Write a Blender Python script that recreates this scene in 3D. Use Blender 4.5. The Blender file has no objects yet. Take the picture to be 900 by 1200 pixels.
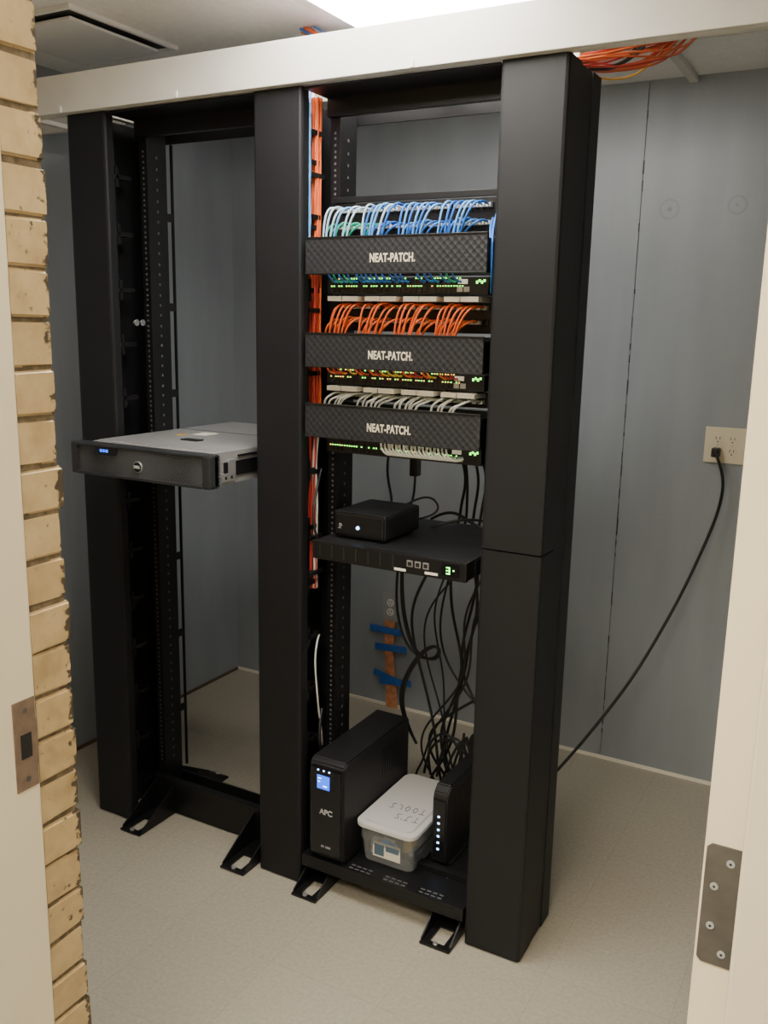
import bpy, bmesh, math, random
from mathutils import Vector, Matrix
random.seed(7)
scene = bpy.context.scene
COL = scene.collection

# ------------------------------------------------------------------ materials
def new_mat(name):
    m = bpy.data.materials.new(name); m.use_nodes = True
    return m, m.node_tree.nodes, m.node_tree.links, m.node_tree.nodes['Principled BSDF']

def mat(name, col, rough=0.5, metal=0.0, noise=0.0, nscale=20, bump=0.0, bscale=200, emit=0.0, ecol=None, coat=0.0, spec=None):
    m, N, L, b = new_mat(name)
    b.inputs['Base Color'].default_value = (*col, 1)
    b.inputs['Roughness'].default_value = rough
    b.inputs['Metallic'].default_value = metal
    b.inputs['Coat Weight'].default_value = coat
    if spec is not None: b.inputs['Specular IOR Level'].default_value = spec
    tc = N.new('ShaderNodeTexCoord')
    if noise > 0:
        n = N.new('ShaderNodeTexNoise'); n.inputs['Scale'].default_value = nscale; n.inputs['Detail'].default_value = 6
        L.new(tc.outputs['Object'], n.inputs['Vector'])
        r = N.new('ShaderNodeValToRGB')
        r.color_ramp.elements[0].position = 0.3; r.color_ramp.elements[1].position = 0.7
        r.color_ramp.elements[0].color = (*[c*(1-noise) for c in col], 1)
        r.color_ramp.elements[1].color = (*[min(1, c*(1+noise)) for c in col], 1)
        L.new(n.outputs['Fac'], r.inputs['Fac']); L.new(r.outputs['Color'], b.inputs['Base Color'])
    if bump > 0:
        n2 = N.new('ShaderNodeTexNoise'); n2.inputs['Scale'].default_value = bscale
        L.new(tc.outputs['Object'], n2.inputs['Vector'])
        bp = N.new('ShaderNodeBump'); bp.inputs['Strength'].default_value = bump; bp.inputs['Distance'].default_value = 0.002
        L.new(n2.outputs['Fac'], bp.inputs['Height']); L.new(bp.outputs['Normal'], b.inputs['Normal'])
    if emit > 0:
        b.inputs['Emission Color'].default_value = (*(ecol or col), 1)
        b.inputs['Emission Strength'].default_value = emit
    return m

M_black = mat('black_powder_coat', (0.0095,0.0100,0.0120), 0.52, bump=0.2, bscale=900, noise=0.12, nscale=6, spec=.34)
M_rack  = mat('rack_black_steel', (0.007,0.007,0.008), 0.42, bump=0.1, bscale=600, spec=.38)
M_dark  = mat('dark_plastic', (0.008,0.008,0.009), 0.35)
M_plast = mat('matte_black_plastic', (0.012,0.012,0.014), 0.5, bump=0.2, bscale=1500, spec=.38)
M_gloss = mat('gloss_black', (0.007,0.007,0.009), 0.15)
M_cable = mat('black_cable_jacket', (0.009,0.009,0.009), 0.45)
M_hole  = mat('rail_hole_grey', (0.11,0.11,0.12), 0.6)
M_steel = mat('galvanised_steel', (0.50,0.50,0.51), 0.35, metal=0.7, noise=0.1, nscale=30)
M_servt = mat('server_lid_steel', (0.46,0.46,0.47), 0.35, metal=0.5, noise=0.05, nscale=15)
M_bolt  = mat('bolt_zinc', (0.75,0.75,0.75), 0.25, metal=1.0)
M_cream = mat('cream_door_paint', (0.82,0.73,0.54), 0.4, bump=0.1, bscale=60, noise=0.03, nscale=5)
M_tray  = mat('tray_white_paint', (0.68,0.66,0.60), 0.45, noise=0.05, nscale=8)
M_ceil  = mat('ceiling_tile', (0.90,0.89,0.86), 0.9, noise=0.04, nscale=60, bump=0.4, bscale=150)
M_ventd = mat('vent_dark', (0.05,0.05,0.05), 0.8)
M_ventp = mat('vent_panel', (0.78,0.78,0.77), 0.5)
M_white = mat('white_plastic', (0.75,0.75,0.73), 0.4)
M_galv  = mat('grey_cover_plate', (0.34,0.35,0.36), 0.4, noise=.05)
M_label = mat('paper_label', (0.88,0.83,0.72), 0.7)
M_text  = mat('cream_print', (0.74,0.68,0.52), 0.6)
M_textw = mat('grey_print', (0.5,0.5,0.5), 0.6)
M_ink   = mat('marker_ink', (0.06,0.06,0.08), 0.6)
M_ivory = mat('ivory_outlet', (0.76,0.68,0.50), 0.35)
M_slot  = mat('slot_black', (0.01,0.01,0.01), 0.7)
M_tape  = mat('painters_tape_blue', (0.02,0.13,0.50), 0.6, noise=0.15, nscale=60)
M_strap = mat('orange_conduit', (0.60,0.25,0.11), 0.6, noise=0.35, nscale=40)
M_blue  = mat('cord_blue', (0.03,0.17,0.62), 0.4)
M_lblue = mat('cord_light_blue', (0.14,0.42,0.85), 0.4)
M_pblue = mat('cord_pale_blue', (0.50,0.68,0.85), 0.4)
M_cwhite= mat('cord_white', (0.74,0.74,0.70), 0.4)
M_green = mat('cord_green', (0.02,0.42,0.28), 0.4)
M_orange= mat('cord_orange', (0.85,0.15,0.035), 0.4)
M_dorng = mat('cable_orange_dull', (0.62,0.14,0.04), 0.5)
M_red   = mat('cord_red', (0.5,0.04,0.03), 0.4)
M_yellow= mat('cord_yellow', (0.75,0.45,0.06), 0.4)
M_ledg  = mat('led_green', (0.1,0.9,0.1), 0.4, emit=4.5, ecol=(0.25,1.0,0.1))
M_ledo  = mat('led_amber', (0.9,0.6,0.1), 0.4, emit=3.0, ecol=(1.0,0.6,0.1))
M_ledb  = mat('led_blue', (0.3,0.5,1.0), 0.4, emit=7.0, ecol=(0.35,0.6,1.0))
M_lcd   = mat('lcd_blue', (0.02,0.08,0.6), 0.3, emit=2.0, ecol=(0.03,0.14,1.0))
M_hinge = mat('hinge_grey_steel', (0.075,0.070,0.062), 0.6, noise=0.2, nscale=40)
M_bronze= mat('strike_bronze', (0.20,0.14,0.10), 0.5, metal=0.2, noise=0.2, nscale=60)
M_emit  = mat('fluorescent_diffuser', (1,1,1), 0.5, emit=22.0, ecol=(1.0,0.955,0.88))
M_emith = mat('hall_diffuser', (1,1,1), 0.5, emit=40.0, ecol=(1.0,0.91,0.75))
M_mortar= mat('mortar', (0.17,0.13,0.08), 0.95, noise=0.4, nscale=80, bump=0.5, bscale=200)

def brick_mat():
    m, N, L, b = new_mat('glazed_tan_brick')
    tc = N.new('ShaderNodeTexCoord')
    n = N.new('ShaderNodeTexNoise'); n.inputs['Scale'].default_value = 22; n.inputs['Detail'].default_value = 6
    L.new(tc.outputs['Object'], n.inputs['Vector'])
    r = N.new('ShaderNodeValToRGB')
    r.color_ramp.elements[0].position=.25; r.color_ramp.elements[0].color=(0.40,0.275,0.13,1)
    r.color_ramp.elements[1].position=.65; r.color_ramp.elements[1].color=(0.58,0.43,0.225,1)
    L.new(n.outputs['Fac'], r.inputs['Fac'])
    n2 = N.new('ShaderNodeTexNoise'); n2.inputs['Scale'].default_value = 75; n2.inputs['Detail'].default_value = 6
    L.new(tc.outputs['Object'], n2.inputs['Vector'])
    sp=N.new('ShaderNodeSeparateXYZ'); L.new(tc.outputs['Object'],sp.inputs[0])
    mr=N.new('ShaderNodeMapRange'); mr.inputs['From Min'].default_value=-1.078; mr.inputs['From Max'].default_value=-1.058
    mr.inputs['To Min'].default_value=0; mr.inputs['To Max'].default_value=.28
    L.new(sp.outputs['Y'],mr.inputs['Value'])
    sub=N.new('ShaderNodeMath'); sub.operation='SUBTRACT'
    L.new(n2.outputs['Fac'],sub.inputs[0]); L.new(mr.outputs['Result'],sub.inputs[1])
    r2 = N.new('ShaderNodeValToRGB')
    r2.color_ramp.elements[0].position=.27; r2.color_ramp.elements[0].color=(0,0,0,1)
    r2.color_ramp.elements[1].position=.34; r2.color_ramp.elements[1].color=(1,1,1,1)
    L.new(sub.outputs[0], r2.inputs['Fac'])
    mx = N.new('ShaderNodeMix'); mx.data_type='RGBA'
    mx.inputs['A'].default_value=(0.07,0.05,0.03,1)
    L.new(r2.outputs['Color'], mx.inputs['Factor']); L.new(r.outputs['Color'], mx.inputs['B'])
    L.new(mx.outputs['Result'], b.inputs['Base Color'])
    b.inputs['Roughness'].default_value=.35
    bp=N.new('ShaderNodeBump'); bp.inputs['Strength'].default_value=.3; bp.inputs['Distance'].default_value=.003
    L.new(n2.outputs['Fac'],bp.inputs['Height']); L.new(bp.outputs['Normal'],b.inputs['Normal'])
    return m
M_brick = brick_mat()

def brickwall_mat():
    m, N, L, b = new_mat('brick_wall_face')
    tc = N.new('ShaderNodeTexCoord'); mp=N.new('ShaderNodeMapping'); mp.inputs['Rotation'].default_value=(math.pi/2,0,0)
    bt=N.new('ShaderNodeTexBrick'); bt.inputs['Scale'].default_value=1
    bt.inputs['Brick Width'].default_value=.2; bt.inputs['Row Height'].default_value=.0655; bt.inputs['Mortar Size'].default_value=.004
    bt.inputs['Color1'].default_value=(.58,.43,.225,1); bt.inputs['Color2'].default_value=(.46,.33,.16,1); bt.inputs['Mortar'].default_value=(.2,.16,.1,1)
    L.new(tc.outputs['Object'],mp.inputs['Vector']); L.new(mp.outputs['Vector'],bt.inputs['Vector']); L.new(bt.outputs['Color'],b.inputs['Base Color'])
    b.inputs['Roughness'].default_value=.4
    return m
M_brickface = brickwall_mat()

YBK=1.22
def wall_mat():
    m, N, L, b = new_mat('grey_blue_painted_plywood')
    tc = N.new('ShaderNodeTexCoord')
    mp = N.new('ShaderNodeMapping'); mp.inputs['Scale'].default_value=(3,3,.5)
    L.new(tc.outputs['Object'], mp.inputs['Vector'])
    n = N.new('ShaderNodeTexNoise'); n.inputs['Scale'].default_value = 3; n.inputs['Detail'].default_value = 9
    L.new(mp.outputs['Vector'], n.inputs['Vector'])
    r = N.new('ShaderNodeValToRGB')
    r.color_ramp.elements[0].position=.3; r.color_ramp.elements[0].color=(0.268,0.298,0.325,1)
    r.color_ramp.elements[1].position=.7; r.color_ramp.elements[1].color=(0.318,0.350,0.380,1)
    L.new(n.outputs['Fac'], r.inputs['Fac'])
    last=r.outputs['Color']
    for (kx,kz) in ((1.413,1.96),(1.62,1.965)):
        d=N.new('ShaderNodeVectorMath'); d.operation='DISTANCE'; d.inputs[1].default_value=(kx,YBK,kz)
        L.new(tc.outputs['Object'],d.inputs[0])
        nn=N.new('ShaderNodeMath'); nn.operation='MULTIPLY_ADD'; nn.inputs[1].default_value=.02
        L.new(n.outputs['Fac'],nn.inputs[0]); L.new(d.outputs['Value'],nn.inputs[2])
        kr=N.new('ShaderNodeValToRGB'); kr.color_ramp.interpolation='EASE'
        E=kr.color_ramp.elements
        E[0].position=0.012; E[0].color=(.55,.55,.55,1); E[1].position=.018; E[1].color=(1,1,1,1)
        for p,c in ((.034,1.0),(.038,.72),(.043,1.0)):
            e=E.new(p); e.color=(c,c,c,1)
        L.new(nn.outputs[0],kr.inputs['Fac'])
        mx=N.new('ShaderNodeMix'); mx.data_type='RGBA'; mx.blend_type='MULTIPLY'; mx.inputs['Factor'].default_value=.7
        L.new(last,mx.inputs['A']); L.new(kr.outputs['Color'],mx.inputs['B']); last=mx.outputs['Result']
    L.new(last, b.inputs['Base Color'])
    n2 = N.new('ShaderNodeTexNoise'); n2.inputs['Scale'].default_value = 25; n2.inputs['Detail'].default_value=6
    L.new(mp.outputs['Vector'], n2.inputs['Vector'])
    bp=N.new('ShaderNodeBump'); bp.inputs['Strength'].default_value=.2; bp.inputs['Distance'].default_value=.003
    L.new(n2.outputs['Fac'],bp.inputs['Height']); L.new(bp.outputs['Normal'],b.inputs['Normal'])
    b.inputs['Roughness'].default_value=.45
    return m
M_wall = wall_mat()
M_crack = mat('panel_joint_dark', (0.05,0.05,0.055), 0.9)  # plain dark tone of the panel joints and the backing behind them

def floor_mat():
    m, N, L, b = new_mat('vinyl_tile_floor')
    tc = N.new('ShaderNodeTexCoord')
    n = N.new('ShaderNodeTexNoise'); n.inputs['Scale'].default_value = 90; n.inputs['Detail'].default_value = 8; n.inputs['Roughness'].default_value=.7
    L.new(tc.outputs['Object'], n.inputs['Vector'])
    r = N.new('ShaderNodeValToRGB')
    r.color_ramp.elements[0].position=.35; r.color_ramp.elements[0].color=(0.375,0.345,0.275,1)
    r.color_ramp.elements[1].position=.65; r.color_ramp.elements[1].color=(0.465,0.43,0.35,1)
    L.new(n.outputs['Fac'], r.inputs['Fac'])
    bt=N.new('ShaderNodeTexBrick'); bt.offset=0; bt.inputs['Scale'].default_value=1
    bt.inputs['Brick Width'].default_value=.305; bt.inputs['Row Height'].default_value=.305; bt.inputs['Mortar Size'].default_value=.0010
    bt.inputs['Color1'].default_value=(1,1,1,1); bt.inputs['Color2'].default_value=(.96,.96,.96,1); bt.inputs['Mortar'].default_value=(.84,.82,.79,1)
    L.new(tc.outputs['Object'],bt.inputs['Vector'])
    mx=N.new('ShaderNodeMix'); mx.data_type='RGBA'; mx.blend_type='MULTIPLY'; mx.inputs['Factor'].default_value=1
    L.new(r.outputs['Color'],mx.inputs['A']); L.new(bt.outputs['Color'],mx.inputs['B'])
    L.new(mx.outputs['Result'],b.inputs['Base Color'])
    b.inputs['Roughness'].default_value=.42
    return m
M_floor = floor_mat()

def mesh_pattern_mat(name, col, scale, strength, rough=.45, dots=None):
    m, N, L, b = new_mat(name)
    tc=N.new('ShaderNodeTexCoord'); v=N.new('ShaderNodeTexVoronoi'); v.inputs['Scale'].default_value=scale; v.inputs['Randomness'].default_value=0
    mp=N.new('ShaderNodeMapping'); mp.inputs['Rotation'].default_value=(0,math.radians(45),0)
    L.new(tc.outputs['Object'],mp.inputs['Vector']); L.new(mp.outputs['Vector'],v.inputs['Vector'])
    bp=N.new('ShaderNodeBump'); bp.inputs['Strength'].default_value=strength; bp.inputs['Distance'].default_value=.003
    L.new(v.outputs['Distance'],bp.inputs['Height']); L.new(bp.outputs['Normal'],b.inputs['Normal'])
    b.inputs['Base Color'].default_value=(*col,1); b.inputs['Roughness'].default_value=rough
    if dots:
        r=N.new('ShaderNodeValToRGB'); r.color_ramp.elements[0].position=.30; r.color_ramp.elements[0].color=(*dots,1)
        r.color_ramp.elements[1].position=.5; r.color_ramp.elements[1].color=(*col,1)
        L.new(v.outputs['Distance'],r.inputs['Fac']); L.new(r.outputs['Color'],b.inputs['Base Color'])
    return m
M_np   = mesh_pattern_mat('textured_black_cover',(0.021,0.022,0.026),75,1.0,.4,(0.009,.009,.011))
M_bezel= mesh_pattern_mat('perforated_bezel',(0.085,0.092,0.105),150,1.0,.4,(0.02,.022,.026))

def tote_mat():
    m, N, L, b = new_mat('translucent_polypropylene')
    b.inputs['Base Color'].default_value=(.80,.83,.86,1); b.inputs['Roughness'].default_value=.22
    b.inputs['Transmission Weight'].default_value=.86; b.inputs['IOR'].default_value=1.12
    return m
M_tote = tote_mat()
M_lid = mat('white_lid', (0.66,0.65,0.65), 0.3)

# ------------------------------------------------------------------ builders
def group(name, loc=(0,0,0)):
    e = bpy.data.objects.new(name, None); e.location = loc; e.empty_display_size=.05
    COL.objects.link(e); return e

def attach(o, parent):
    COL.objects.link(o)
    if parent:
        o.parent = parent
        o.matrix_parent_inverse = Matrix.Translation(-Vector(parent.location))
    return o

def boxes(name, lst, m, parent=None, bevel=0.0):
    bm = bmesh.new()
    for (x0,x1,y0,y1,z0,z1) in lst:
        r = bmesh.ops.create_cube(bm, size=1.0)
        for v in r['verts']:
            v.co = Vector(((x0+x1)/2+v.co.x*(x1-x0), (y0+y1)/2+v.co.y*(y1-y0), (z0+z1)/2+v.co.z*(z1-z0)))
    if bevel>0:
        bmesh.ops.bevel(bm, geom=bm.edges[:], offset=bevel, segments=2, affect='EDGES', profile=.6)
    me = bpy.data.meshes.new(name); bm.to_mesh(me); bm.free(); me.materials.append(m)
    o = bpy.data.objects.new(name, me)
    return attach(o, parent)

def box(name,x0,x1,y0,y1,z0,z1,m,parent=None,bevel=0.0):
    return boxes(name,[(x0,x1,y0,y1,z0,z1)],m,parent,bevel)

def prism(name, pts, axis, a0, a1, m, parent=None, bevel=0.0):
    bm=bmesh.new()
    def co(p,a):
        return {'x':(a,p[0],p[1]),'y':(p[0],a,p[1]),'z':(p[0],p[1],a)}[axis]
    A=[bm.verts.new(co(p,a0)) for p in pts]; B=[bm.verts.new(co(p,a1)) for p in pts]
    bm.faces.new(A); bm.faces.new(B[::-1])
    n=len(pts)
    for i in range(n): bm.faces.new((A[i],A[(i+1)%n],B[(i+1)%n],B[i]))
    bmesh.ops.recalc_face_normals(bm,faces=bm.faces[:])
    if bevel>0: bmesh.ops.bevel(bm,geom=bm.edges[:],offset=bevel,segments=2,affect='EDGES')
    me=bpy.data.meshes.new(name); bm.to_mesh(me); bm.free(); me.materials.append(m)
    return attach(bpy.data.objects.new(name,me),parent)

def cyl(name, loc, r, depth, axis, m, parent=None, seg=20, r2=None):
    bm=bmesh.new()
    bmesh.ops.create_cone(bm,cap_ends=True,segments=seg,radius1=r,radius2=r if r2 is None else r2,depth=depth)
    R={'x':Matrix.Rotation(math.pi/2,4,'Y'),'y':Matrix.Rotation(math.pi/2,4,'X'),'z':Matrix.Identity(4)}[axis]
    bmesh.ops.transform(bm,matrix=Matrix.Translation(loc)@R,verts=bm.verts)
    me=bpy.data.meshes.new(name); bm.to_mesh(me); bm.free(); me.materials.append(m)
    for p in me.polygons: p.use_smooth = len(p.vertices)==4
    return attach(bpy.data.objects.new(name,me),parent)

def cords(name, lst, mats, parent=None, res=3):
    cu=bpy.data.curves.new(name,'CURVE'); cu.dimensions='3D'; cu.bevel_depth=1.0; cu.bevel_resolution=res; cu.resolution_u=8
    cu.use_fill_caps=True
    for m in mats: cu.materials.append(m)
    for pts,r,mi in lst:
        s=cu.splines.new('NURBS'); s.points.add(len(pts)-1)
        for p,q in zip(s.points,pts): p.co=(*q,1); p.radius=r
        s.order_u=min(4,len(pts)); s.use_endpoint_u=True; s.material_index=mi; s.use_smooth=True
    return attach(bpy.data.objects.new(name,cu),parent)

def text(name, body, size, loc, rot, m, parent=None, sx=1.0, bold=0.0, align='CENTER', sp=1.0):
    cu=bpy.data.curves.new(name,'FONT'); cu.body=body; cu.size=size; cu.align_x=align; cu.align_y='CENTER'
    cu.extrude=.0004; cu.offset=bold; cu.space_character=sp; cu.materials.append(m)
    o=bpy.data.objects.new(name,cu); 
    attach(o,parent); o.location=loc; o.rotation_euler=rot; o.scale=(sx,1,1)
    return o
FRONT=(math.pi/2,0,0)

# ------------------------------------------------------------------ room shell
XL, XR, YB, YF, ZC = -.38, 2.60, 1.22, -1.06, 2.36
box('floor', XL-.1, XR+.1, -3.6, YB+.1, -.05, 0, M_floor)
wb = group('wall_back',(0,YB,0))
box('studs', XL-.1, XR+.1, YB+.01, YB+.1, 0, ZC, M_crack, wb)
for i,(a,b_) in enumerate([(XL,.097),(.1,1.3165),(1.3190,XR)]):
    box(f'panel_{i+1}', a, b_, YB, YB+.011, 0.0, ZC, M_wall, wb)
jl=[]
for k in range(40):
    z=random.uniform(.05,2.3); jl.append((1.3165-random.uniform(0,.0015),1.3185+random.uniform(0,.002),YB-.0008,YB,z,z+random.uniform(.01,.05)))
boxes('joint_caulk', jl, M_crack, wb)
wl = group('wall_left',(XL,0,0))
box('studs', XL-.1, XL-.012, YF-.2, YB+.1, 0, ZC, M_crack, wl)
for i,(a,b_) in enumerate([(-1.22,-.002),(.0,1.22)]):
    box(f'panel_{i+1}', XL-.012, XL, a, b_, 0.0, ZC, M_wall, wl)
box('wall_right', XR, XR+.1, YF-.1, YB, 0, ZC, M_wall)
box('baseboard_back', XL, XR, YB-.006, YB-.0005, 0, .012, M_label)
box('baseboard_left', XL+.0005, XL+.006, YF, YB-.007, 0, .012, mat('base_brown',(0.12,0.07,0.05),.8))
box('ceiling', XL-.1, XR+.1, -1.22, YB+.1, ZC, ZC+.05, M_ceil)
boxes('trim_1', [(XL,XR,.80,.824,ZC-.006,ZC-.0005),(XL,XR,-.44,-.416,ZC-.006,ZC-.0005),(1.445,1.47,-1.05,YB-.002,ZC-.02,ZC-.0065)], M_tray)
box('wall_front_left', XL, 1.05, -1.22, -1.135, 0, ZC, M_cream)
box('wall_front_right', 2.10, XR, -1.22, YF, 0, ZC, M_cream)
box('wall_front_header', 1.05, 2.10, -1.22, YF, 2.12, ZC, M_cream)
wbk = group('wall_front_brick',(1.0,-1.1,0))
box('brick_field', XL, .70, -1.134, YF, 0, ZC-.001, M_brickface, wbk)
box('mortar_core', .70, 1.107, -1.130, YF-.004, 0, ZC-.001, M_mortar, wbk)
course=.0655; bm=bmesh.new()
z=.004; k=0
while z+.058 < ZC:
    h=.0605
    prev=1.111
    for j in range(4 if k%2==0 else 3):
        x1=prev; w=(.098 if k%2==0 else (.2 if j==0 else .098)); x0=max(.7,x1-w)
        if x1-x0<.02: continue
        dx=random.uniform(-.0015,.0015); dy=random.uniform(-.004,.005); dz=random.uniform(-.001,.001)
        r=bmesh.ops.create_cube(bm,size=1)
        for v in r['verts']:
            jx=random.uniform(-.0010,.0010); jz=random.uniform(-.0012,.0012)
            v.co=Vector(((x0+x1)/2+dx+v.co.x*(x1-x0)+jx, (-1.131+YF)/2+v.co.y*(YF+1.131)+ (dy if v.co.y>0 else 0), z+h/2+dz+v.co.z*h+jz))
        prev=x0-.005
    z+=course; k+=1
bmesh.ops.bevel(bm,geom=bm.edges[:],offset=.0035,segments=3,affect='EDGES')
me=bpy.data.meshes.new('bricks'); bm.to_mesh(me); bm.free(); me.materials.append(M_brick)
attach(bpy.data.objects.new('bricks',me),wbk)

# door frame
df = group('door_frame',(1.58,-1.18,0))
box('strike_jamb', 1.05, 1.112, -1.225, -1.128, 0, 2.12, M_cream, df, .003)
box('hinge_jamb', 2.049, 2.10, -1.222, -1.150, 0, 2.12, M_cream, df, .003)
box('head_jamb', 1.112, 2.049, -1.225, -1.150, 2.05, 2.12, M_cream, df, .003)
prism('strike_plate', [(-1.168,.925),(-1.131,.925),(-1.131,.955),(-1.129,.962),(-1.129,1.020),(-1.131,1.027),(-1.131,1.058),(-1.168,1.058)], 'x',1.1115,1.1135,M_bronze,df)
box('strike_hole',1.1130,1.1142,-1.158,-1.140,.972,1.008,M_slot,df)
for zz in (.940,1.043): cyl('strike_screw',(1.1138,-1.149,zz),.004,.0015,'x',M_hinge,df)
dr = group('door_1',(2.03,-1.1,1.0))
box('slab',2.010,2.046,-1.140,-.24,.012,2.04,M_cream,dr,.0015)
for i,zc in enumerate((.25,1.0625,1.85)):
    prism(f'hinge_leaf_{i+1}',[(2.0125,zc-.056),(2.0165,zc-.060),(2.0435,zc-.060),(2.0435,zc+.060),(2.0165,zc+.060),(2.0125,zc+.056)],'y',-1.1425,-1.139,M_hinge,dr,.0006)
    cyl(f'hinge_barrel_{i+1}',(2.0475,-1.1365,zc),.0045,.12,'z',M_hinge,dr)
    for j,(xx,zo) in enumerate([(2.034,.046),(2.022,.020),(2.022,-.020),(2.034,-.046)]):
        cyl(f'hinge_screw_{i+1}_{j+1}',(xx,-1.1432,zc+zo),.0036,.0016,'y',M_galv,dr)
        cyl(f'screw_recess_{i+1}_{j+1}',(xx,-1.1441,zc+zo),.0014,.0006,'y',M_slot,dr,4)
cyl('knob',(1.985,-.31,.98),.027,.05,'x',M_bolt,dr)

# hallway side
box('wall_hall', XL-.1, XR+.1, -3.6,-3.5,0,2.6,M_cream)
box('ceiling_hall', XL-.1, XR+.1, -3.6,-1.22,2.6,2.65,M_ceil)
box('wall_hall_transom', XL-.1, XR+.1, -1.25,-1.225,ZC-.15,2.6,M_cream)
hl=group('hall_ceiling_light',(1.6,-2.3,2.57))
box('housing',1.0,2.2,-2.6,-2.0,2.575,2.5995,M_white,hl)
box('diffuser',1.03,2.17,-2.57,-2.03,2.568,2.5745,M_emith,hl)

# ceiling light (troffer) and vent
cl=group('ceiling_light',(1.05,-.15,ZC))
boxes('frame',[(.72,.75,-.85,.41,ZC-.012,ZC-.0005),(1.35,1.38,-.85,.41,ZC-.012,ZC-.0005),(.75,1.35,-.85,-.82,ZC-.012,ZC-.0005),(.75,1.35,.38,.41,ZC-.012,ZC-.0005)],M_white,cl)
box('diffuser',.75,1.35,-.82,.38,ZC-.010,ZC-.001,M_emit,cl)
vt=group('ceiling_vent',(-.02,.06,ZC))
vx0,vx1,vy0,vy1=-.22,.17,-.13,.28
boxes('outer_frame',[(vx0,vx1,vy0,vy0+.012,ZC-.012,ZC-.0005),(vx0,vx1,vy1-.012,vy1,ZC-.012,ZC-.0005),(vx0,vx0+.012,vy0+.012,vy1-.012,ZC-.012,ZC-.0005),(vx1-.012,vx1,vy0+.012,vy1-.012,ZC-.012,ZC-.0005)],M_ventp,vt)
box('shadow_gap',vx0+.012,vx1-.012,vy0+.012,vy1-.012,ZC-.004,ZC-.0005,M_ventd,vt)
box('centre_panel',vx0+.04,vx1-.04,vy0+.04,vy1-.04,ZC-.022,ZC-.014,M_ventp,vt,.003)
boxes('hangers',[(vx0+.1,vx0+.11,vy0+.1,vy0+.11,ZC-.015,ZC-.003),(vx1-.11,vx1-.1,vy1-.11,vy1-.1,ZC-.015,ZC-.003)],M_ventp,vt)

# ------------------------------------------------------------------ overhead cable runway
H=2.13
tr=group('cable_tray',(1.0,0,H))
box('side_rail_front', XL+.001, XR-.001, -.022,-.002, H+.001, H+.101, M_tray, tr,.002)
box('side_rail_flange', XL+.001, XR-.001, -.002,.02, H+.001, H+.006, M_tray, tr)
box('side_rail_rear', XL+.001, 1.40, .235,.25, H+.02, H+.10, M_tray, tr,.002)
rl=[]
x=-.2
while x<1.35:
    rl.append((x,x+.025,-.002,.235,H+.008,H+.02)); x+=.25
boxes('rungs',rl,M_tray,tr)
for i,xx in enumerate((-.0,.42,1.10)): 
    box(f'splice_{i+1}',xx,xx+.008,-.026,-.022,H+.002,H+.018,M_white,tr)
L=[]
for i in range(16):
    o=random.uniform(-.035,.035); o2=random.uniform(-.035,.035)
    L.append(([(.73+o*.4,.10+o2*.3,2.0),(.73+o*.4,.12+o2*.3,2.2),(.72+o,.22+o2,2.25),(.69+o,.28+o2,2.31),(.60+o,.32+o2,2.357)],.0035,random.choice([0,0,1,2,3])))
cords('riser_cables',L,[M_blue,M_red,M_cwhite,M_orange],tr)
L=[]
for i in range(18):
    o=random.uniform(-.02,.05); q=random.uniform(-.03,.03); e=random.uniform(-.08,.07); d=random.uniform(-.03,.03)
    f=random.uniform(-.04,.04)
    mi=random.choice([0,5,5,0,1,3,4,5])
    L.append(([(1.37+q,.10+o,2.09),(1.375+q,.13+o,2.145),(1.405+q,.20+o,2.165+d*.4),(1.445+e*.6,.30+o,2.190+d),(1.49+e,.42+o,2.222+d+f*.5),(1.525+e*.7,.55,2.26+d+f*.5),(1.545+e*.5,.66,2.32),(1.55+e*.5,.72,2.357)],.0025,mi))
for i in range(5):
    q=random.uniform(-.03,.03)
    L.append(([(1.33+q,.14,2.14),(1.38+q,.20,2.152),(1.44,.27+q,2.158),(1.47+q*.6,.36,2.185+q*.7),(1.47+q,.50,2.26),(1.45,.62,2.357)],.0042,2))
cords('overhead_cables',L,[M_orange,M_yellow,M_cable,M_red,M_cwhite,M_dorng],tr)

# ------------------------------------------------------------------ vertical cable managers
def rounded_cover(name,x0,x1,y0,y1,z0,z1,parent):
    r=.008
    pts=[(x0,y1),(x0,y0+r),(x0+r*.3,y0+r*.3),(x0+r,y0),(x1-r,y0),(x1-r*.3,y0+r*.3),(x1,y0+r),(x1,y1)]
    return prism(name,pts,'z',z0,z1,M_black,parent)
D=.23
def manager(x0,x1,solid_right=False,spine=True):
    g=group('vertical_cable_manager',((x0+x1)/2,D/2,0))
    if solid_right:
        rounded_cover('front_door_top',x0,x1,0,.085,1.063,H,g)
        rounded_cover('front_door_bottom',x0,x1,0,.085,.004,1.059,g)
        box('side_channel',x0+.004,x1-.002,.088,.165,.002,H-.002,M_black,g,.002)
        box('rear_channel',x0+.004,x1,.168,D,.0,H,M_black,g,.002)
        box('seam_core',x0+.01,x1-.008,.05,.20,.01,H-.006,M_dark,g)
    else:
        rounded_cover('front_cover',x0,x1,0,.032,.004,H,g)
        box('spine',x0+.03,x1-.075,.034,D-.012,.0,H-.004,M_rack,g)
        box('rear_cover',x0,x1,D-.010,D,.0,H-.002,M_black,g,.002)
        box('left_side',x0,x0+.006,.034,D-.012,.0,H-.002,M_black,g)
        f=[]; zz=.10
        while zz<H-.05:
            f.append((x1-.075,x1-.004,.036,.046,zz,zz+.012))
            f.append((x1-.010,x1-.004,.046,.100,zz,zz+.012))
            f.append((x1-.075,x1-.010,.092,.100,zz,zz+.012))
            f.append((x1-.012,x1-.004,.040,.052,zz-.022,zz+.034))
            zz+=.155
        boxes('cable_fingers',f,M_rack,g,.001)
    return g
manager(0,.145); manager(.65,.795); manager(1.305,1.457,True)

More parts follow.
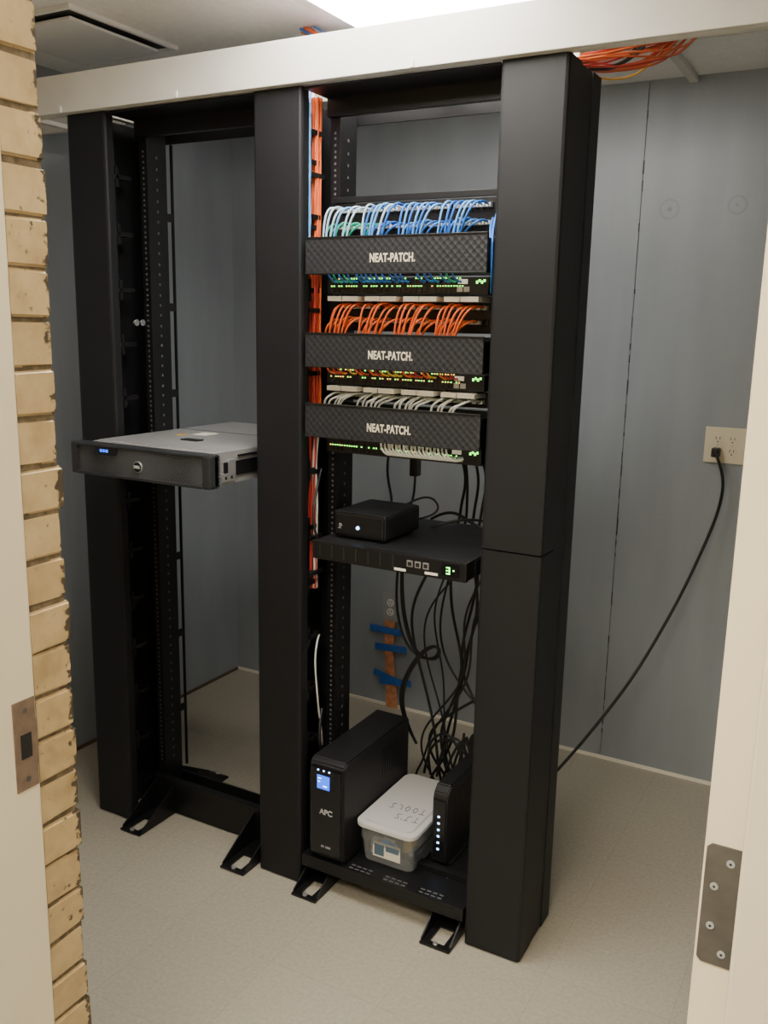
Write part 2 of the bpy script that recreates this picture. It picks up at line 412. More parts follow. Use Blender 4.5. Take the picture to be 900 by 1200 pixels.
# ------------------------------------------------------------------ two-post racks
def rack(x0,x1,rear_bar=False):
    g=group('two_post_rack',((x0+x1)/2,.17,0))
    t=.030
    for nm,a,b_,inner in (('left',x0+.001,x0+t,x0+t),('right',x1-t,x1-.001,x1-t)):
        s = 1 if nm=='left' else -1
        boxes(f'post_{nm}',[(a,b_,.130,.134,.0,H-.003),(a,b_,.206,.210,.0,H-.003),
              (inner-.004 if s>0 else inner,inner if s>0 else inner+.004,.134,.206,.0,H-.003)],M_rack,g,.0006)
        hl=[];h2=[]
        zz=.16; k=0
        while zz<H-.08:
            xm=(a+b_)/2
            hl.append((xm-.0028,xm+.0028,.1292,.1302,zz,zz+.0056))
            if s>0: h2.append((inner-.0002,inner+.0006,.166,.172,zz,zz+.007))
            k+=1; zz+= .0127 if k%3==1 else .0159
        boxes(f'mount_holes_{nm}',hl,M_hole,g)
        if h2: boxes('web_hole_dots',h2[::2],M_hole,g)  # grey dots painted for the lit background seen through the web holes
    boxes('top_angles',[(x0+.001,x1-.001,.112,.129,H-.050,H-.003),(x0+.001,x1-.001,.004,.13,H-.007,H-.002),
                        (x0+.001,x1-.001,.211,.216,H-.055,H-.003),(x0+.001,x1-.001,.211,.275,H-.008,H-.003)],M_rack,g,.001)
    boxes('base_angles',[(x0+.001,x1-.001,.105,.112,.004,.115),(x0+.001,x1-.001,.112,.129,.004,.115),(x0+.001,x1-.001,.211,.218,.004,.09)],M_rack,g,.001)
    for nm,a,b_ in (('left',x0+.008,x0+.088),('right',x1-.10,x1-.015)):
        for sgn,ya,yb in ((1,-.058,.105),(-1,.218,.38)):
            ytoe = ya if sgn>0 else yb
            yroot = yb if sgn>0 else ya
            xm=(a+b_)/2
            l=[(a,a+.022,min(ytoe,yroot),max(ytoe,yroot),.002,.008),(b_-.022,b_,min(ytoe,yroot),max(ytoe,yroot),.002,.008)]
            y3=ytoe+sgn*.085
            l.append((a+.022,b_-.022,min(ytoe,ytoe+sgn*.018),max(ytoe,ytoe+sgn*.018),.002,.008))
            l.append((a+.022,b_-.022,min(y3,yroot),max(y3,yroot),.002,.008))
            boxes(f'foot_plate_{nm}_{"front" if sgn>0 else "rear"}',l,M_rack,g,.0008)
            for q,(xa,xb) in enumerate(((a,a+.004),(b_-.004,b_))):
                prism(f'foot_gusset_{nm}_{q}_{"f" if sgn>0 else "r"}',[(ytoe+sgn*.01,.008),(yroot,.008),(yroot,.10),(yroot-sgn*.03,.085),(ytoe+sgn*.01,.014)],'x',xa,xb,M_rack,g)
            cyl(f'anchor_bolt_{nm}_{"f" if sgn>0 else "r"}',(xm,ytoe+sgn*.010,.010),.007,.006,'z',M_steel,g,6)
    if rear_bar:
        xx=x0+t-.008
        l=[(xx-.004,xx+.004,.238,.244,.10,H-.05)]
        zz=.30
        while zz<H-.1:
            l.append((xx-.003,xx+.003,.211,.238,zz,zz+.024)); zz+=.26
        boxes('rear_support_bar',l,M_rack,g,.001)
        for q,(yy) in enumerate((.05,.075)):
            cyl(f'thumb_screw_{q+1}',(x0+.008,yy+.03,1.565),.006,.016,'x',M_bolt,g,16)
            cyl(f'thumb_head_{q+1}',(x0+.017,yy+.03,1.565),.0095,.004,'x',M_bolt,g,16)
    return g
rack(.145,.65,True); rack(.795,1.305)

# ------------------------------------------------------------------ vertical bundles in middle manager
L=[]
def bundle(x,y,z0,z1,n,mi,rad,spread):
    for i in range(n):
        ox=random.uniform(-spread,spread); oy=random.uniform(-spread,spread)
        pts=[]; k=7
        for j in range(k+1):
            zz=z0+(z1-z0)*j/k
            pts.append((min(x+ox+random.uniform(-.003,.003),.7925),y+oy+random.uniform(-.005,.005),zz))
        L.append((pts,rad,mi if not isinstance(mi,list) else random.choice(mi)))
bundle(.780,.048,1.78,2.10,14,0,.0032,.010)
bundle(.782,.082,1.70,2.12,14,1,.0032,.010)
bundle(.782,.072,1.28,1.70,7,3,.0032,.010)
bundle(.782,.082,1.28,1.70,5,1,.0032,.010)
bundle(.780,.076,.86,1.28,5,[1,3],.0032,.010)
bundle(.782,.082,.86,1.28,4,[2,3],.0032,.009)
vb=group('vertical_cable_bundle',(.78,.07,1.2))
cords('bundle',L,[M_lblue,M_orange,M_cwhite,M_red],vb)
tl=[]
for zz in (2.03,1.93,1.83,1.60,1.44,1.18,1.0,.90): tl.append((.764,.7945,.044,.106,zz,zz+.012))
boxes('velcro_ties',tl,M_dark,vb,.001)
# short white lead that hangs beside the post in the lower half
L=[([(.790,.10,.72),(.800,.07,.71),(.806,.05,.66),(.812,.055,.58),(.808,.07,.50),(.80,.10,.43),(.79,.118,.38)],.0025,0)]
cords('white_drop_cable',L,[M_cwhite],vb)

# ------------------------------------------------------------------ patch panels / switches / covers
PX0,PX1=.811,1.290
def patch_panel(z0,z1,rows,labels=True):
    g=group('patch_panel',((PX0+PX1)/2,.12,z0))
    box('plate',PX0,PX1,.122,.1285,z0+.001,z1-.001,M_dark,g,.001)
    pl=[];lb=[]
    for zr in rows:
        for grp in range(4):
            for i in range(6):
                xx=PX0+.034+grp*.106+i*.0165
                pl.append((xx-.0065,xx+.0065,.118,.1225,zr-.008,zr+.008))
    boxes('jacks',pl,M_gloss,g,.0005)
    if labels:
        for grp in range(4):
            xa=PX0+.030+grp*.108
            lb.append((xa,xa+.040,.050,.1222,z1-.0130,z1-.0015))
            lb.append((xa+.043,xa+.088,.050,.1222,z1-.0130,z1-.0015))
        boxes('label_strips',lb,M_label,g,.0005)
    return g
def cover(z0,z1,label_dx=0):
    g=group('cable_management_panel',((PX0+PX1)/2,.04,z0))
    box('front_cover',PX0,PX1+.004,-.006,.004,z0+.002,z1-.001,M_np,g,.002)
    boxes('edge_ribs',[(PX0,PX1+.004,-.008,-.004,z1-.005,z1-.001),(PX0,PX1+.004,-.008,-.004,z0+.002,z0+.005)],M_dark,g,.0008)
    boxes('trough',[(PX0,PX0+.003,.004,.128,z0+.003,z1-.012),(PX1-.003,PX1,.004,.128,z0+.003,z1-.012),(PX0+.003,PX1-.003,.110,.128,z0+.003,z1-.004)],M_rack,g)
    boxes('ears',[(PX0,PX0+.012,.004,.010,z0+.003,z1-.003),(PX1-.012,PX1,.004,.010,z0+.003,z1-.003)],M_rack,g)
    text('lettering','NEAT-PATCH.',.0275,((PX0+PX1)/2+.004,-.0068,(z0+z1)/2-.008),FRONT,M_text,g,sx=.66,bold=.0008,sp=1.08)
    return g
def switch(z0,z1,seed,amber=False):
    g=group('network_switch',((PX0+PX1)/2,.2,z0))
    box('chassis',PX0+.018,PX1-.018,.10,.42,z0+.002,z1-.002,M_plast,g,.001)
    boxes('ears',[(PX0,PX0+.03,.122,.1285,z0+.002,z1-.002),(PX1-.03,PX1,.122,.1285,z0+.002,z1-.002)],M_plast,g)
    box('face',PX0+.02,PX1-.02,.066,.10,z0+.002,z1-.002,M_dark,g,.001)
    rnd=random.Random(seed); pl=[];gl=[];al=[]
    for grp in range(4):
        for i in range(6):
            xx=PX0+.036+grp*.094+i*.0145
            for zr in (z0+.013,z0+.030):
                pl.append((xx-.006,xx+.006,.0645,.0665,zr-.006,zr+.006))
            for dz in (.0395,.0215):
              for dx in (-.003,.004):
                if rnd.random()<.72:
                    (al if (amber and rnd.random()<.5) or rnd.random()<.08 else gl).append((xx+dx-.0014,xx+dx+.0014,.0640,.0662,z0+dz-.0013,z0+dz+.0013))
    boxes('ports',pl,M_gloss,g)
    boxes('port_leds',gl,M_ledg,g)
    if al: boxes('amber_leds',al,M_ledo,g)
    xs=PX1-.05
    boxes('status_leds',[(xs+i*.0062,xs+i*.0062+.004,.0640,.0662,z0+.027+(i%2)*.004,z0+.033+(i%2)*.003) for i in range(4)],M_ledg,g)
    boxes('sfp_ports',[(xs-.048+i*.017,xs-.034+i*.017,.0638,.0662,z0+.008,z0+.020) for i in range(2)],M_steel,g)
    box('asset_label',xs-.046,xs-.022,.0638,.0662,z0+.026,z0+.037,M_label,g)
    return g

patch_panel(1.782,1.872,(1.852,1.812),False); cover(1.690,1.781); switch(1.645,1.689,1)
patch_panel(1.556,1.643,(1.617,1.583)); cover(1.464,1.553); switch(1.420,1.463,2,True)
patch_panel(1.378,1.419,(1.394,)); cover(1.288,1.377); switch(1.243,1.287,3)
hd=group('rack_blanking_strip',(1.05,.1,1.874))
box('strip',PX0,PX1,.118,.1285,1.8735,1.888,M_rack,hd,.001)

def patch_cords(zrows, ztop_cover, zbot, sw, colfun, dens=1.0):
    g=group('patch_cord_bundle',((PX0+PX1)/2,.06,ztop_cover))
    L=[];B=[]
    for ri,zr in enumerate(zrows):
        for grp in range(4):
            for i in range(6):
                if random.random()>dens: continue
                xx=PX0+.034+grp*.106+i*.0165
                mi=colfun(ri,grp,i)
                gx=PX0+.010+grp*.106+i*.0105+random.uniform(-.006,.006)
                lean=gx-xx
                out=.070-.012*ri+random.uniform(-.010,.006)
                zt=zr+random.uniform(-.003,.007)
                L.append(([(xx,.118,zr),(xx,.100,zr+.002),(xx+lean*.05,.118-out*.7,zt+.006),(xx+lean*.35,.118-out,zt-.006),(xx+lean*.8,.118-out*.98,ztop_cover+.004),(xx+lean,.118-out*.8,ztop_cover-.035),(xx+lean-.02,.075,ztop_cover-.055)],.0027,mi))
                B.append((xx-.0055,xx+.0055,.104,.118,zr-.0045,zr+.0045))
    if sw:
        for grp in range(4):
            for i in range(6):
                if random.random()>.9*dens: continue
                xx=PX0+.036+grp*.094+i*.0145
                mi=colfun(2,grp,i)
                zs=zbot-.014
                L.append(([(xx,.064,zs),(xx,.048,zs),(xx+random.uniform(-.006,.006),.030,zs+.004),(xx-.010,.028,zbot+.006),(xx-.014,.04,zbot+.03)],.0026,mi))
    cords('cords',L,[M_blue,M_lblue,M_cwhite,M_green,M_orange,M_yellow,M_red,M_pblue],g)
    boxes('boots',B,M_cwhite,g,.001)
def c1(r,g,i):
    if r==0: return random.choice([7,7,1,7]) if g<1 else (random.choice([7,1,0,7]) if g<2 else random.choice([1,0,7,0]) if g<3 else random.choice([0,0,1,0]))
    if r==1: return 3 if (g<1 or (g==1 and i<2)) else random.choice([0,0,1,0,0])
    return random.choice([0,0,0,0,3,0])
def c2(r,g,i):
    if r==2: return random.choice([4,4,6,5])
    return 4
def c3(r,g,i): return 2
patch_cords((1.852,1.812),1.781,1.690,True,c1,.93)
patch_cords((1.617,1.583),1.553,1.464,True,c2,.88)
patch_cords((1.394,),1.377,1.288,False,c3,.9)
g=group('patch_cord_bundle',(1.1,.05,1.27)); L=[]
for i in range(18):
    xx=PX0+.20+i*.0105
    L.append(([(xx,.055,1.30),(xx+.004,.02,1.285),(xx+.015,.018,1.262),(xx+.03,.03,1.254),(xx+.035,.062,1.258)],.0027,0))
for i in range(7):
    xx=PX0+.22+i*.02
    L.append(([(xx,.060,1.262),(xx,.035,1.262),(xx+.01,.02,1.27),(xx+.02,.03,1.295)],.0027,0))
cords('cords',L,[M_cwhite],g)
g=group('patch_cord_bundle',(1.28,.03,1.75)); 
cords('cords',[([(1.27,.10,1.83),(1.285,.04,1.80),(1.299,.01,1.74),(1.299,.012,1.68),(1.285,.05,1.65)],.003,0),([(1.26,.10,1.82),(1.28,.03,1.79),(1.300,.016,1.72),(1.297,.02,1.67),(1.28,.06,1.655)],.003,0)],[M_blue],g)

# ------------------------------------------------------------------ 2U server in the left rack
sv=group('rack_server',(.39,.1,1.154))
sx0,sx1,sy0,sy1,sz0,sz1=.180,.612,-.125,.50,1.154,1.241
box('chassis',sx0,sx1,sy0,sy1,sz0,sz1,M_servt,sv,.0015)
box('lid',sx0+.003,sx1-.003,sy0+.02,sy1-.02,sz1,sz1+.0015,M_servt,sv)
box('lid_seam',sx0+.003,sx1-.003,.235,.238,sz1+.0005,sz1+.0022,M_dark,sv)
box('lid_latch',sx0+.19,sx0+.25,.02,.05,sz1+.001,sz1+.005,M_dark,sv,.001)
box('lid_label',sx0+.13,sx0+.18,.14,.20,sz1+.001,sz1+.0023,M_label,sv)
box('lid_label_yellow',sx0+.10,sx0+.125,.10,.13,sz1+.001,sz1+.0024,M_yellow,sv)
bz=[(.142,-.128),(.142,-.150),(.147,-.158),(.165,-.163),(.28,-.168),(.39,-.170),(.50,-.168),(.612,-.163),(.628,-.158),(.633,-.150),(.633,-.128)]
prism('bezel',bz,'z',sz0+.002,sz1-.002,M_bezel,sv,.0015)
M_bzend=mat('bezel_charcoal',(0.030,0.032,0.036),.35)
for nm,xs_ in (('left',(.142,.168)),('right',(.608,.633))):
    box(f'bezel_end_{nm}',xs_[0]-.001,xs_[1],-.170,-.130,sz0-.001,sz1+.001,M_bzend,sv,.006)
boxes('bezel_rims',[(.166,.610,-.173,-.130,sz1-.007,sz1),(.166,.610,-.173,-.130,sz0,sz0+.008)],M_bzend,sv,.002)
boxes('lcd',[(.258,.266,-.1755,-.165,sz1-.020,sz1-.012),(.269,.276,-.1755,-.165,sz1-.020,sz1-.012),(.279,.288,-.1755,-.165,sz1-.020,sz1-.012)],M_lcd,sv,.001)
box('lcd_frame',.235,.315,-.1745,-.163,sz1-.026,sz1-.007,M_gloss,sv,.002)
cyl('badge_ring',(.392,-.171,(sz0+sz1)/2-.006),.015,.006,'y',M_steel,sv,28)
cyl('badge_face',(.392,-.1745,(sz0+sz1)/2-.006),.0130,.002,'y',M_gloss,sv,28)
text('badge_text','DELL',.010,(.392,-.1758,(sz0+sz1)/2-.006),FRONT,M_white,sv,bold=.0003)
box('slide_rail',sx1,sx1+.004,-.09,.50,sz0+.020,sz1-.028,M_dark,sv,.0006)
boxes('rail_bracket',[(sx1+.0005,sx1+.006,-.122,-.045,sz0+.008,sz0+.030),(sx1+.0005,sx1+.006,-.122,-.105,sz0+.030,sz1-.010),(sx1+.0005,sx1+.006,-.075,-.045,sz0+.030,sz1-.022)],M_steel,sv,.001)
boxes('bracket_slots',[(sx1+.0055,sx1+.0065,-.115+i*.024,-.107+i*.024,sz0+.014,sz0+.022) for i in range(3)]+[(sx1+.0055,sx1+.0065,-.116,-.110,z_,z_+.007) for z_ in (sz0+.036,sz0+.054)],M_slot,sv)
box('side_slots',sx1,sx1+.0045,-.03,.40,sz1-.018,sz1-.013,M_dark,sv)
box('rack_ear_left',sx0-.034,sx0,-.130,-.126,sz0+.002,sz1-.002,M_steel,sv)
box('rack_ear_right',sx1,sx1+.020,-.130,-.126,sz0+.002,sz1-.002,M_steel,sv)

# ------------------------------------------------------------------ 1U appliance and mini computer
ap=group('rack_firewall_appliance',(1.06,.2,.972))
ax0,ax1,az0,az1=.838,1.272,.972,1.018
box('chassis',ax0,ax1,.010,.405,az0,az1,M_plast,ap,.0015)
box('fascia',ax0-.002,ax1+.002,-.006,.010,az0-.001,az1+.001,M_dark,ap,.002)
boxes('fascia_vents',[(ax0+.02+i*.036,ax0+.0225+i*.036,-.0075,-.004,az0+.008,az1-.006) for i in range(7)],M_bzend,ap)
boxes('ear_brackets',[(ax0-.012,ax0,.05,.129,az0+.004,az1-.004),(ax1,ax1+.003,.05,.129,az0+.004,az1-.004)],M_rack,ap)
boxes('ports',[(1.115+i*.022,1.131+i*.022,-.0085,-.004,az0+.018,az0+.034) for i in range(3)],M_steel,ap,.0006)
boxes('port_holes',[(1.118+i*.022,1.128+i*.022,-.0092,-.006,az0+.021,az0+.031) for i in range(3)],M_slot,ap)
box('display_window',1.208,1.256,-.0078,-.004,az0+.010,az0+.040,M_gloss,ap)
boxes('display_digit',[(1.222,1.232,-.0088,-.006,az0+.030,az0+.0325),(1.222,1.232,-.0088,-.006,az0+.0225,az0+.025),(1.222,1.232,-.0088,-.006,az0+.015,az0+.0175),(1.230,1.2325,-.0088,-.006,az0+.015,az0+.0325),(1.240,1.244,-.0088,-.006,az0+.024,az0+.027)],M_ledg,ap)
boxes('labels',[(1.08,1.112,-.0080,-.005,az0+.004,az0+.010),(1.165,1.200,-.0080,-.005,az0+.006,az0+.012)],M_label,ap)
mc=group('mini_computer',(.935,.15,1.018))
box('body',.857,1.017,.060,.255,1.022,1.092,M_plast,mc,.010)
box('front_face',.862,1.012,.0575,.064,1.026,1.088,M_dark,mc,.006)
boxes('rubber_feet',[(.87,.885,.07,.085,1.0185,1.023),(.99,1.005,.07,.085,1.0185,1.023),(.87,.885,.22,.235,1.0185,1.023),(.99,1.005,.22,.235,1.0185,1.023)],M_cable,mc)
cyl('power_button',(.935,.0565,1.052),.0045,.003,'y',M_ledb,mc,16)
text('maker_mark','hp',.015,(.880,.0570,1.052),(math.pi/2,-math.pi/2,0),M_textw,mc)

# ------------------------------------------------------------------ bottom shelf + things on it
sh=group('rack_shelf',(1.05,.2,.09))
box('deck',.826,1.274,.0,.44,.092,.098,M_rack,sh,.001)
boxes('skirts',[(.826,1.274,.0,.005,.062,.092),(.826,.83,.005,.44,.062,.092),(1.27,1.274,.005,.44,.062,.092)],M_rack,sh)
boxes('vent_slots',[(.95+i*.018,.962+i*.018,.010+j*.014,.015+j*.014,.0975,.0984) for i in range(16) for j in range(2) if i not in (4,5,10,11)],M_hole,sh)
boxes('front_lip',[(.80,.826,-.0,.129,.062,.098),(1.274,1.30,.0,.129,.062,.098)],M_rack,sh,.001)

up=group('ups_battery_backup',(.876,.2,.098))
ux0,ux1,uz0,uz1=.824,.936,.100,.400
pts=[(.012,uz0),(.38,uz0),(.385,uz0+.01),(.385,uz1-.012),(.378,uz1),(.018,uz1),(.006,uz1-.012),(.000,uz1-.05),(.002,uz0+.03)]
prism('housing',pts,'x',ux0,ux1,M_plast,up,.004)
box('front_fascia',ux0+.008,ux1-.008,-.0035,.02,uz0+.02,uz1-.020,M_gloss,up,.004)
box('lcd_bezel',ux0+.022,ux1-.030,-.0055,.0,uz1-.085,uz1-.030,M_dark,up,.002)
box('lcd',ux0+.030,ux1-.042,-.0068,-.004,uz1-.080,uz1-.040,M_lcd,up)
boxes('lcd_segments',[(ux0+.033,ux0+.044,-.0074,-.006,uz1-.050,uz1-.048),(ux0+.033,ux0+.040,-.0074,-.006,uz1-.060,uz1-.058),(ux0+.050,ux0+.062,-.0074,-.006,uz1-.072,uz1-.069)],M_ledb,up)
boxes('buttons',[(ux0+.030+i*.018,ux0+.034+i*.018,-.0055,-.002,uz1-.028,uz1-.025) for i in range(3)],M_ledb,up)
text('brand_print','APC',.022,((ux0+ux1)/2+.002,-.0042,uz0+.150),FRONT,M_textw,up,bold=.0006)
text('model_print','BR 1000',.009,((ux0+ux1)/2+.002,-.0042,uz0+.045),FRONT,M_textw,up)
boxes('side_vents',[(ux1-.0005,ux1+.001,.22+i*.014,.226+i*.014,uz0+.17,uz0+.26) for i in range(8)],M_dark,up)

tb=group('plastic_storage_box',(1.04,.2,.1))
bx0,bx1,by0,by1=.950,1.122,.060,.365
def tub(name,x0,x1,y0,y1,z0,z1,inset,t,m,parent):
    bm=bmesh.new()
    def ring(ix,z,r=.02,off=0):
        pts=[]
        a0,a1,b0,b1=x0+ix+off,x1-ix-off,y0+ix+off,y1-ix-off
        for cx,cy,st in ((a1-r,b0+r,-90),(a1-r,b1-r,0),(a0+r,b1-r,90),(a0+r,b0+r,180)):
            for k in range(5):
                an=math.radians(st+k*22.5); pts.append(bm.verts.new((cx+r*math.cos(an),cy+r*math.sin(an),z)))
        return pts
    R=[ring(inset,z0),ring(inset*.35,z0+(z1-z0)*.6),ring(inset*.35-.003,z0+(z1-z0)*.62),ring(0,z1),ring(0,z1,off=t,r=.018),ring(inset*.35-.003,z0+(z1-z0)*.62,off=t,r=.018),ring(inset,z0+t,off=t,r=.018)]
    n=len(R[0])
    for A,B in zip(R[:-1],R[1:]):
        for i in range(n): bm.faces.new((A[i],A[(i+1)%n],B[(i+1)%n],B[i]))
    bm.faces.new(R[0][::-1]); bm.faces.new(R[-1])
    bmesh.ops.recalc_face_normals(bm,faces=bm.faces[:])
    me=bpy.data.meshes.new(name); bm.to_mesh(me); bm.free(); me.materials.append(m)
    return attach(bpy.data.objects.new(name,me),parent)
tub('tub',bx0,bx1,by0,by1,.1,.208,.009,.002,M_tote,tb)
def rrect(x0,x1,y0,y1,r):
    p=[]
    for cx,cy,st in ((x1-r,y0+r,-90),(x1-r,y1-r,0),(x0+r,y1-r,90),(x0+r,y0+r,180)):
        for k in range(6):
            an=math.radians(st+k*18); p.append((cx+r*math.cos(an),cy+r*math.sin(an)))
    return p
prism('lid_rim',rrect(bx0-.010,bx1+.006,by0-.010,by1+.012,.028),'z',.204,.218,M_lid,tb,.002)
prism('lid_panel',rrect(bx0+.006,bx1-.010,by0+.006,by1-.006,.022),'z',.218,.224,M_lid,tb,.002)
def strokes(word, ox, oy, s, ang):
    G={'T':[[(0,1),(.7,1)],[(.35,1),(.32,0)]],'J':[[(.2,1),(.8,1)],[(.5,1),(.5,.15),(.3,0),(.05,.12)]],"'":[[(.1,1.05),(.05,.8)]],
       'S':[[(.6,.9),(.3,1),(.05,.8),(.3,.5),(.55,.25),(.3,0),(0,.1)]],'O':[[(.3,1),(.02,.7),(.1,.15),(.4,.0),(.62,.4),(.5,.9),(.28,1)]],'L':[[(.08,1),(.05,0),(.55,.04)]]}
    out=[]; adv=0
    for ch in word:
        for st_ in G[ch]:
            pts_=[]
            for (a,b2) in st_:
                X=(adv+a*.85)*s; Y=b2*s
                pts_.append((ox+X*math.cos(ang)-Y*math.sin(ang),oy+X*math.sin(ang)+Y*math.cos(ang),.2243))
            out.append((pts_,.0009,0))
        adv+= .3 if ch=="'" else .82
    return out
cords('handwriting',strokes("TJ'S",1.100,.145,.028,math.pi+.12)+strokes("TOOLS",1.098,.192,.028,math.pi+.10),[M_ink],tb)
box('front_label',.995,1.080,.0640,.0665,.122,.166,M_label,tb)
boxes('front_label_print',[(1.000,1.03,.0625,.0645,.128,.160),(1.036,1.076,.0625,.0645,.146,.161)],mat('label_print',(0.10,0.16,0.22),.6),tb)
for i in range(34):
    cx=random.uniform(.980,1.092); cy=random.uniform(.090,.335)
    zc=.1035+random.uniform(0,.065)
    if i%2:
        box(f'content_{i+1}',cx-.014,cx+.014,cy-.012,cy+.012,.1035,.1035+random.uniform(.03,.085),random.choice([M_blue,M_label,M_cwhite,M_steel,M_yellow,M_lblue,M_galv]),tb,.002)
    else:
        cyl(f'content_{i+1}',(cx,cy,zc+.014),.010,.034,random.choice(['x','y']),random.choice([M_cwhite,M_strap,M_galv,M_lblue,M_steel]),tb,12)

md=group('cable_modem',(1.158,.26,.1))
prism('body',[(.150,.104),(.380,.104),(.386,.115),(.386,.320),(.376,.336),(.165,.336),(.146,.318),(.140,.300),(.140,.118)],'x',1.138,1.182,M_plast,md,.004)
box('front_strip',1.143,1.177,.1385,.15,.125,.300,M_gloss,md,.002)
boxes('foot_stand',[(1.130,1.192,.16,.36,.0985,.106)],M_dark,md,.002)
boxes('status_leds',[(1.156,1.162,.1375,.1395,.150+i*.0195,.155+i*.0195) for i in range(6)],M_ledb,md)
boxes('vent_lines',[(1.1815,1.1832,.20+i*.014,.205+i*.014,.14,.31) for i in range(12)],M_dark,md)

# ------------------------------------------------------------------ black power/data cable tangle behind rack 2
tg=group('power_cable_tangle',(1.1,.45,.5)); L=[]
rnd=random.Random(11)
for i in range(15):
    x0=rnd.uniform(.98,1.26); x1=x0+rnd.uniform(-.16,.06); x2=rnd.uniform(.93,1.24)
    y=rnd.uniform(.43,.52)
    L.append(([(x0,.40,.99),(x0,y,.985),(x0+rnd.uniform(-.02,.02),y+.02,.90),(x1+rnd.uniform(-.07,.07),y+.02,.72),(x1+rnd.uniform(-.08,.08),y+.03,.52),(x2+rnd.uniform(-.07,.07),y,.34),(x2,y+.02,.20),(x2+rnd.uniform(-.1,.1),y+rnd.uniform(-.02,.08),.115),(x2+rnd.uniform(-.15,.15),y+.02,.112)],rnd.choice([.0035,.0045,.003]),0))
for i in range(4):
    x0=1.05+i*.022
    L.append(([(x0,.40,.99),(x0,.45,1.0),(x0-.01,.47,1.06),(x0+rnd.uniform(-.03,.03),.46,1.15),(x0-.02,.45,1.24),(x0-.02,.41,1.265)],.0042,0))
L.append(([(1.00,.36,1.03),(1.06,.36,1.07),(1.12,.34,1.045),(1.18,.33,1.022),(1.23,.36,1.022)],.0042,0))
L.append(([(1.03,.30,1.022),(1.10,.31,1.05),(1.15,.36,1.06),(1.2,.39,1.022)],.0035,0))
L.append(([(.90,.26,1.05),(.91,.31,1.06),(.87,.33,1.12),(.86,.34,1.2),(.88,.35,1.26)],.004,0))
L.append(([(.94,.26,1.04),(.96,.33,1.05),(.945,.36,1.10),(.945,.36,1.16)],.0035,0))
L.append(([(.945,.36,1.21),(.95,.36,1.25),(.95,.38,1.27)],.0035,0))
L.append(([(.94,.25,1.06),(1.0,.30,1.12),(1.05,.33,1.09),(1.04,.32,1.05),(.98,.27,1.04)],.003,0))
for q in range(4):
    a=rnd.uniform(-.02,.02)
    L.append(([(.88+a,.40,.98),(.87+a,.44,.94),(.85+a*2,.45,.80),(.86+a*3,.46,.66),(.90+a*2,.47,.56),(.99+a,.46,.56),(1.0,.46,.62),(.94+a,.46,.60),(.87+a,.44,.47),(.88+a,.43,.38),(.93,.45,.28)],.0042,0))
for q in range(9):
    a=rnd.uniform(-.03,.03)
    L.append(([(.97+q*.022,.43,.20),(.98+q*.02+a,.42,.30),(1.03+a+q*.014,.43,.345+q*.008),(1.10+a,.42,.33-a),(1.14+a,.43,.24),(1.10-a,.44,.15)],.0042,0))
cords('cables',L,[M_cable],tg)
box('adapter_brick',.933,.957,.345,.375,1.15,1.215,M_dark,tg,.004)
cords('side_loops',[([(.80,.09,1.19),(.815,.03,1.12),(.822,.01,1.05),(.835,.03,.99),(.835,.09,.985)],.0035,0),([(.80,.10,.50),(.815,.06,.46),(.82,.06,.40),(.808,.09,.36),(.80,.11,.33)],.0045,0)],[M_cable],tg)

# ------------------------------------------------------------------ wall outlets + cord + tape
def outlet(x,z,w,h,cols,name='wall_outlet',m=M_ivory,y=YB-.0005):
    g=group(name,(x,y,z))
    box('cover_plate',x-w/2,x+w/2,y-.007,y,z-h/2,z+h/2,m,g,.002)
    for ci in range(cols):
        cx=x+(ci-(cols-1)/2)*.046
        for dz in (.020,-.020):
            cyl(f'receptacle',(cx,y-.0085,z+dz),.0165,.004,'y',M_ivory if m is M_ivory else M_white,g,24)
            boxes('slots',[(cx-.007,cx-.005,y-.0112,y-.0098,z+dz-.001,z+dz+.008),(cx+.005,cx+.007,y-.0112,y-.0098,z+dz-.001,z+dz+.008),(cx-.002,cx+.002,y-.0112,y-.0098,z+dz-.010,z+dz-.006)],M_slot,g)
        cyl('plate_screw',(cx,y-.0075,z),.003,.002,'y',M_steel,g,12)
    return g
outlet(1.654,1.205,.130,.118,2)
outlet(.417,.435,.075,.118,1,m=M_galv)
pc=group('power_cord',(1.62,YB-.03,1.18))
box('plug_body',1.618,1.644,YB-.048,YB-.012,1.168,1.198,M_cable,pc,.005)
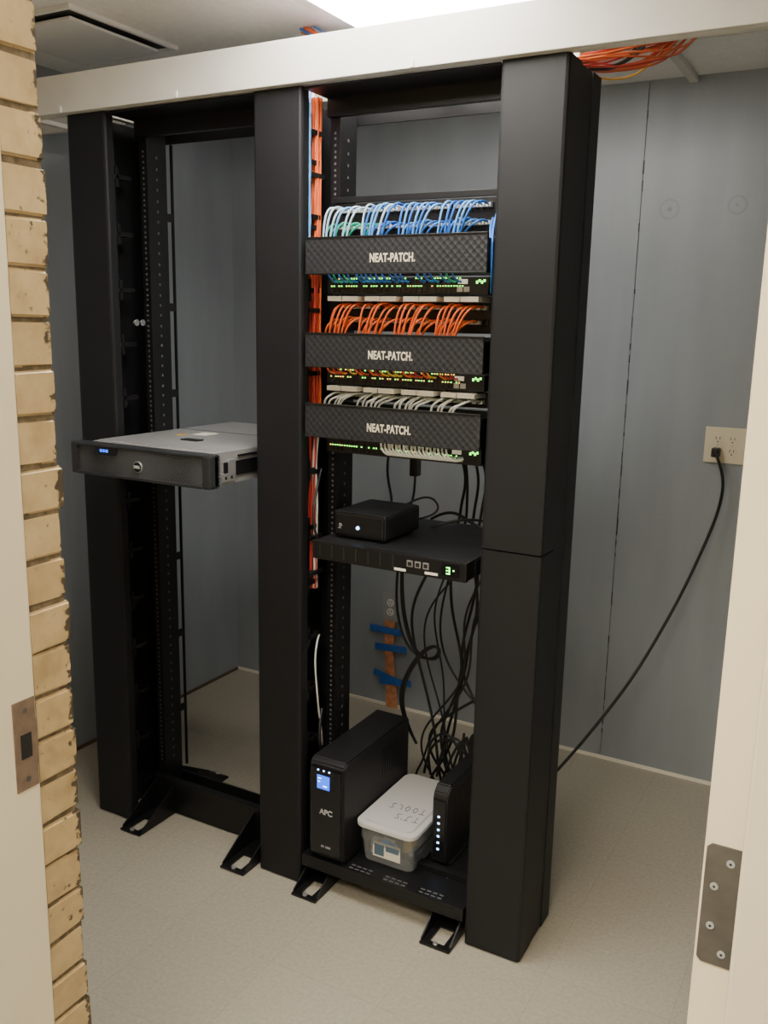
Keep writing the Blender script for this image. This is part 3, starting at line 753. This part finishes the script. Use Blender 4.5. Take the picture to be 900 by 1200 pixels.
cords('cord',[([(1.631,YB-.040,1.185),(1.640,YB-.065,1.175),(1.662,YB-.06,1.13),(1.668,YB-.04,1.06),(1.655,YB-.035,.98),(1.635,YB-.045,.90),(1.575,YB-.11,.70),(1.52,1.06,.56),(1.468,1.01,.433),(1.39,.90,.29),(1.291,.748,.136),(1.20,.60,.03),(1.15,.50,.008),(1.10,.47,.008)],.0050,0)],[M_cable],pc)
st=group('orange_wall_conduit',(.43,YB,.2))
prism('strap',[(.392,.378),(.440,.378),(.436,.25),(.452,.10),(.462,.0),(.405,.0),(.402,.12),(.395,.26)],'y',YB-.012,YB-.007,M_strap,st,.002)
for i,(z_,a,dx) in enumerate(((.335,.02,-.02),(.262,-.05,.005),(.130,.22,.0),(.118,-.10,.03))):
    bm=bmesh.new(); bmesh.ops.create_cube(bm,size=1)
    bmesh.ops.scale(bm,vec=(.15,.0012,.028),verts=bm.verts)
    bmesh.ops.transform(bm,matrix=Matrix.Translation((.42+dx,YB-.0135-.0006*i,z_))@Matrix.Rotation(a,4,'Y'),verts=bm.verts)
    me=bpy.data.meshes.new(f'blue_tape_{i+1}'); bm.to_mesh(me); bm.free(); me.materials.append(M_tape)
    attach(bpy.data.objects.new(f'blue_tape_{i+1}',me),st)

# ------------------------------------------------------------------ world + camera
w=bpy.data.worlds.new('world'); scene.world=w; w.use_nodes=True
w.node_tree.nodes['Background'].inputs['Color'].default_value=(1,.95,.88,1)
w.node_tree.nodes['Background'].inputs['Strength'].default_value=.3

cam=bpy.data.cameras.new('camera'); co=bpy.data.objects.new('camera',cam); COL.objects.link(co)
cam.sensor_fit='VERTICAL'; cam.sensor_height=24; cam.lens=24*1065/1200; cam.clip_start=.02
th=math.atan(221/1065); rho=.0204; ya=math.radians(28.8)
R0=Vector((math.cos(ya),math.sin(ya),0)); F=Vector((-math.sin(ya)*math.cos(th),math.cos(ya)*math.cos(th),-math.sin(th)))
U0=R0.cross(F)
cx=math.cos(rho)*R0+math.sin(rho)*U0; cy=-math.sin(rho)*R0+math.cos(rho)*U0; cz=-F
Mx=Matrix(((cx.x,cy.x,cz.x,2.110),(cx.y,cy.y,cz.y,-1.940),(cx.z,cy.z,cz.z,1.577),(0,0,0,1)))
co.matrix_world=Mx
scene.camera=co
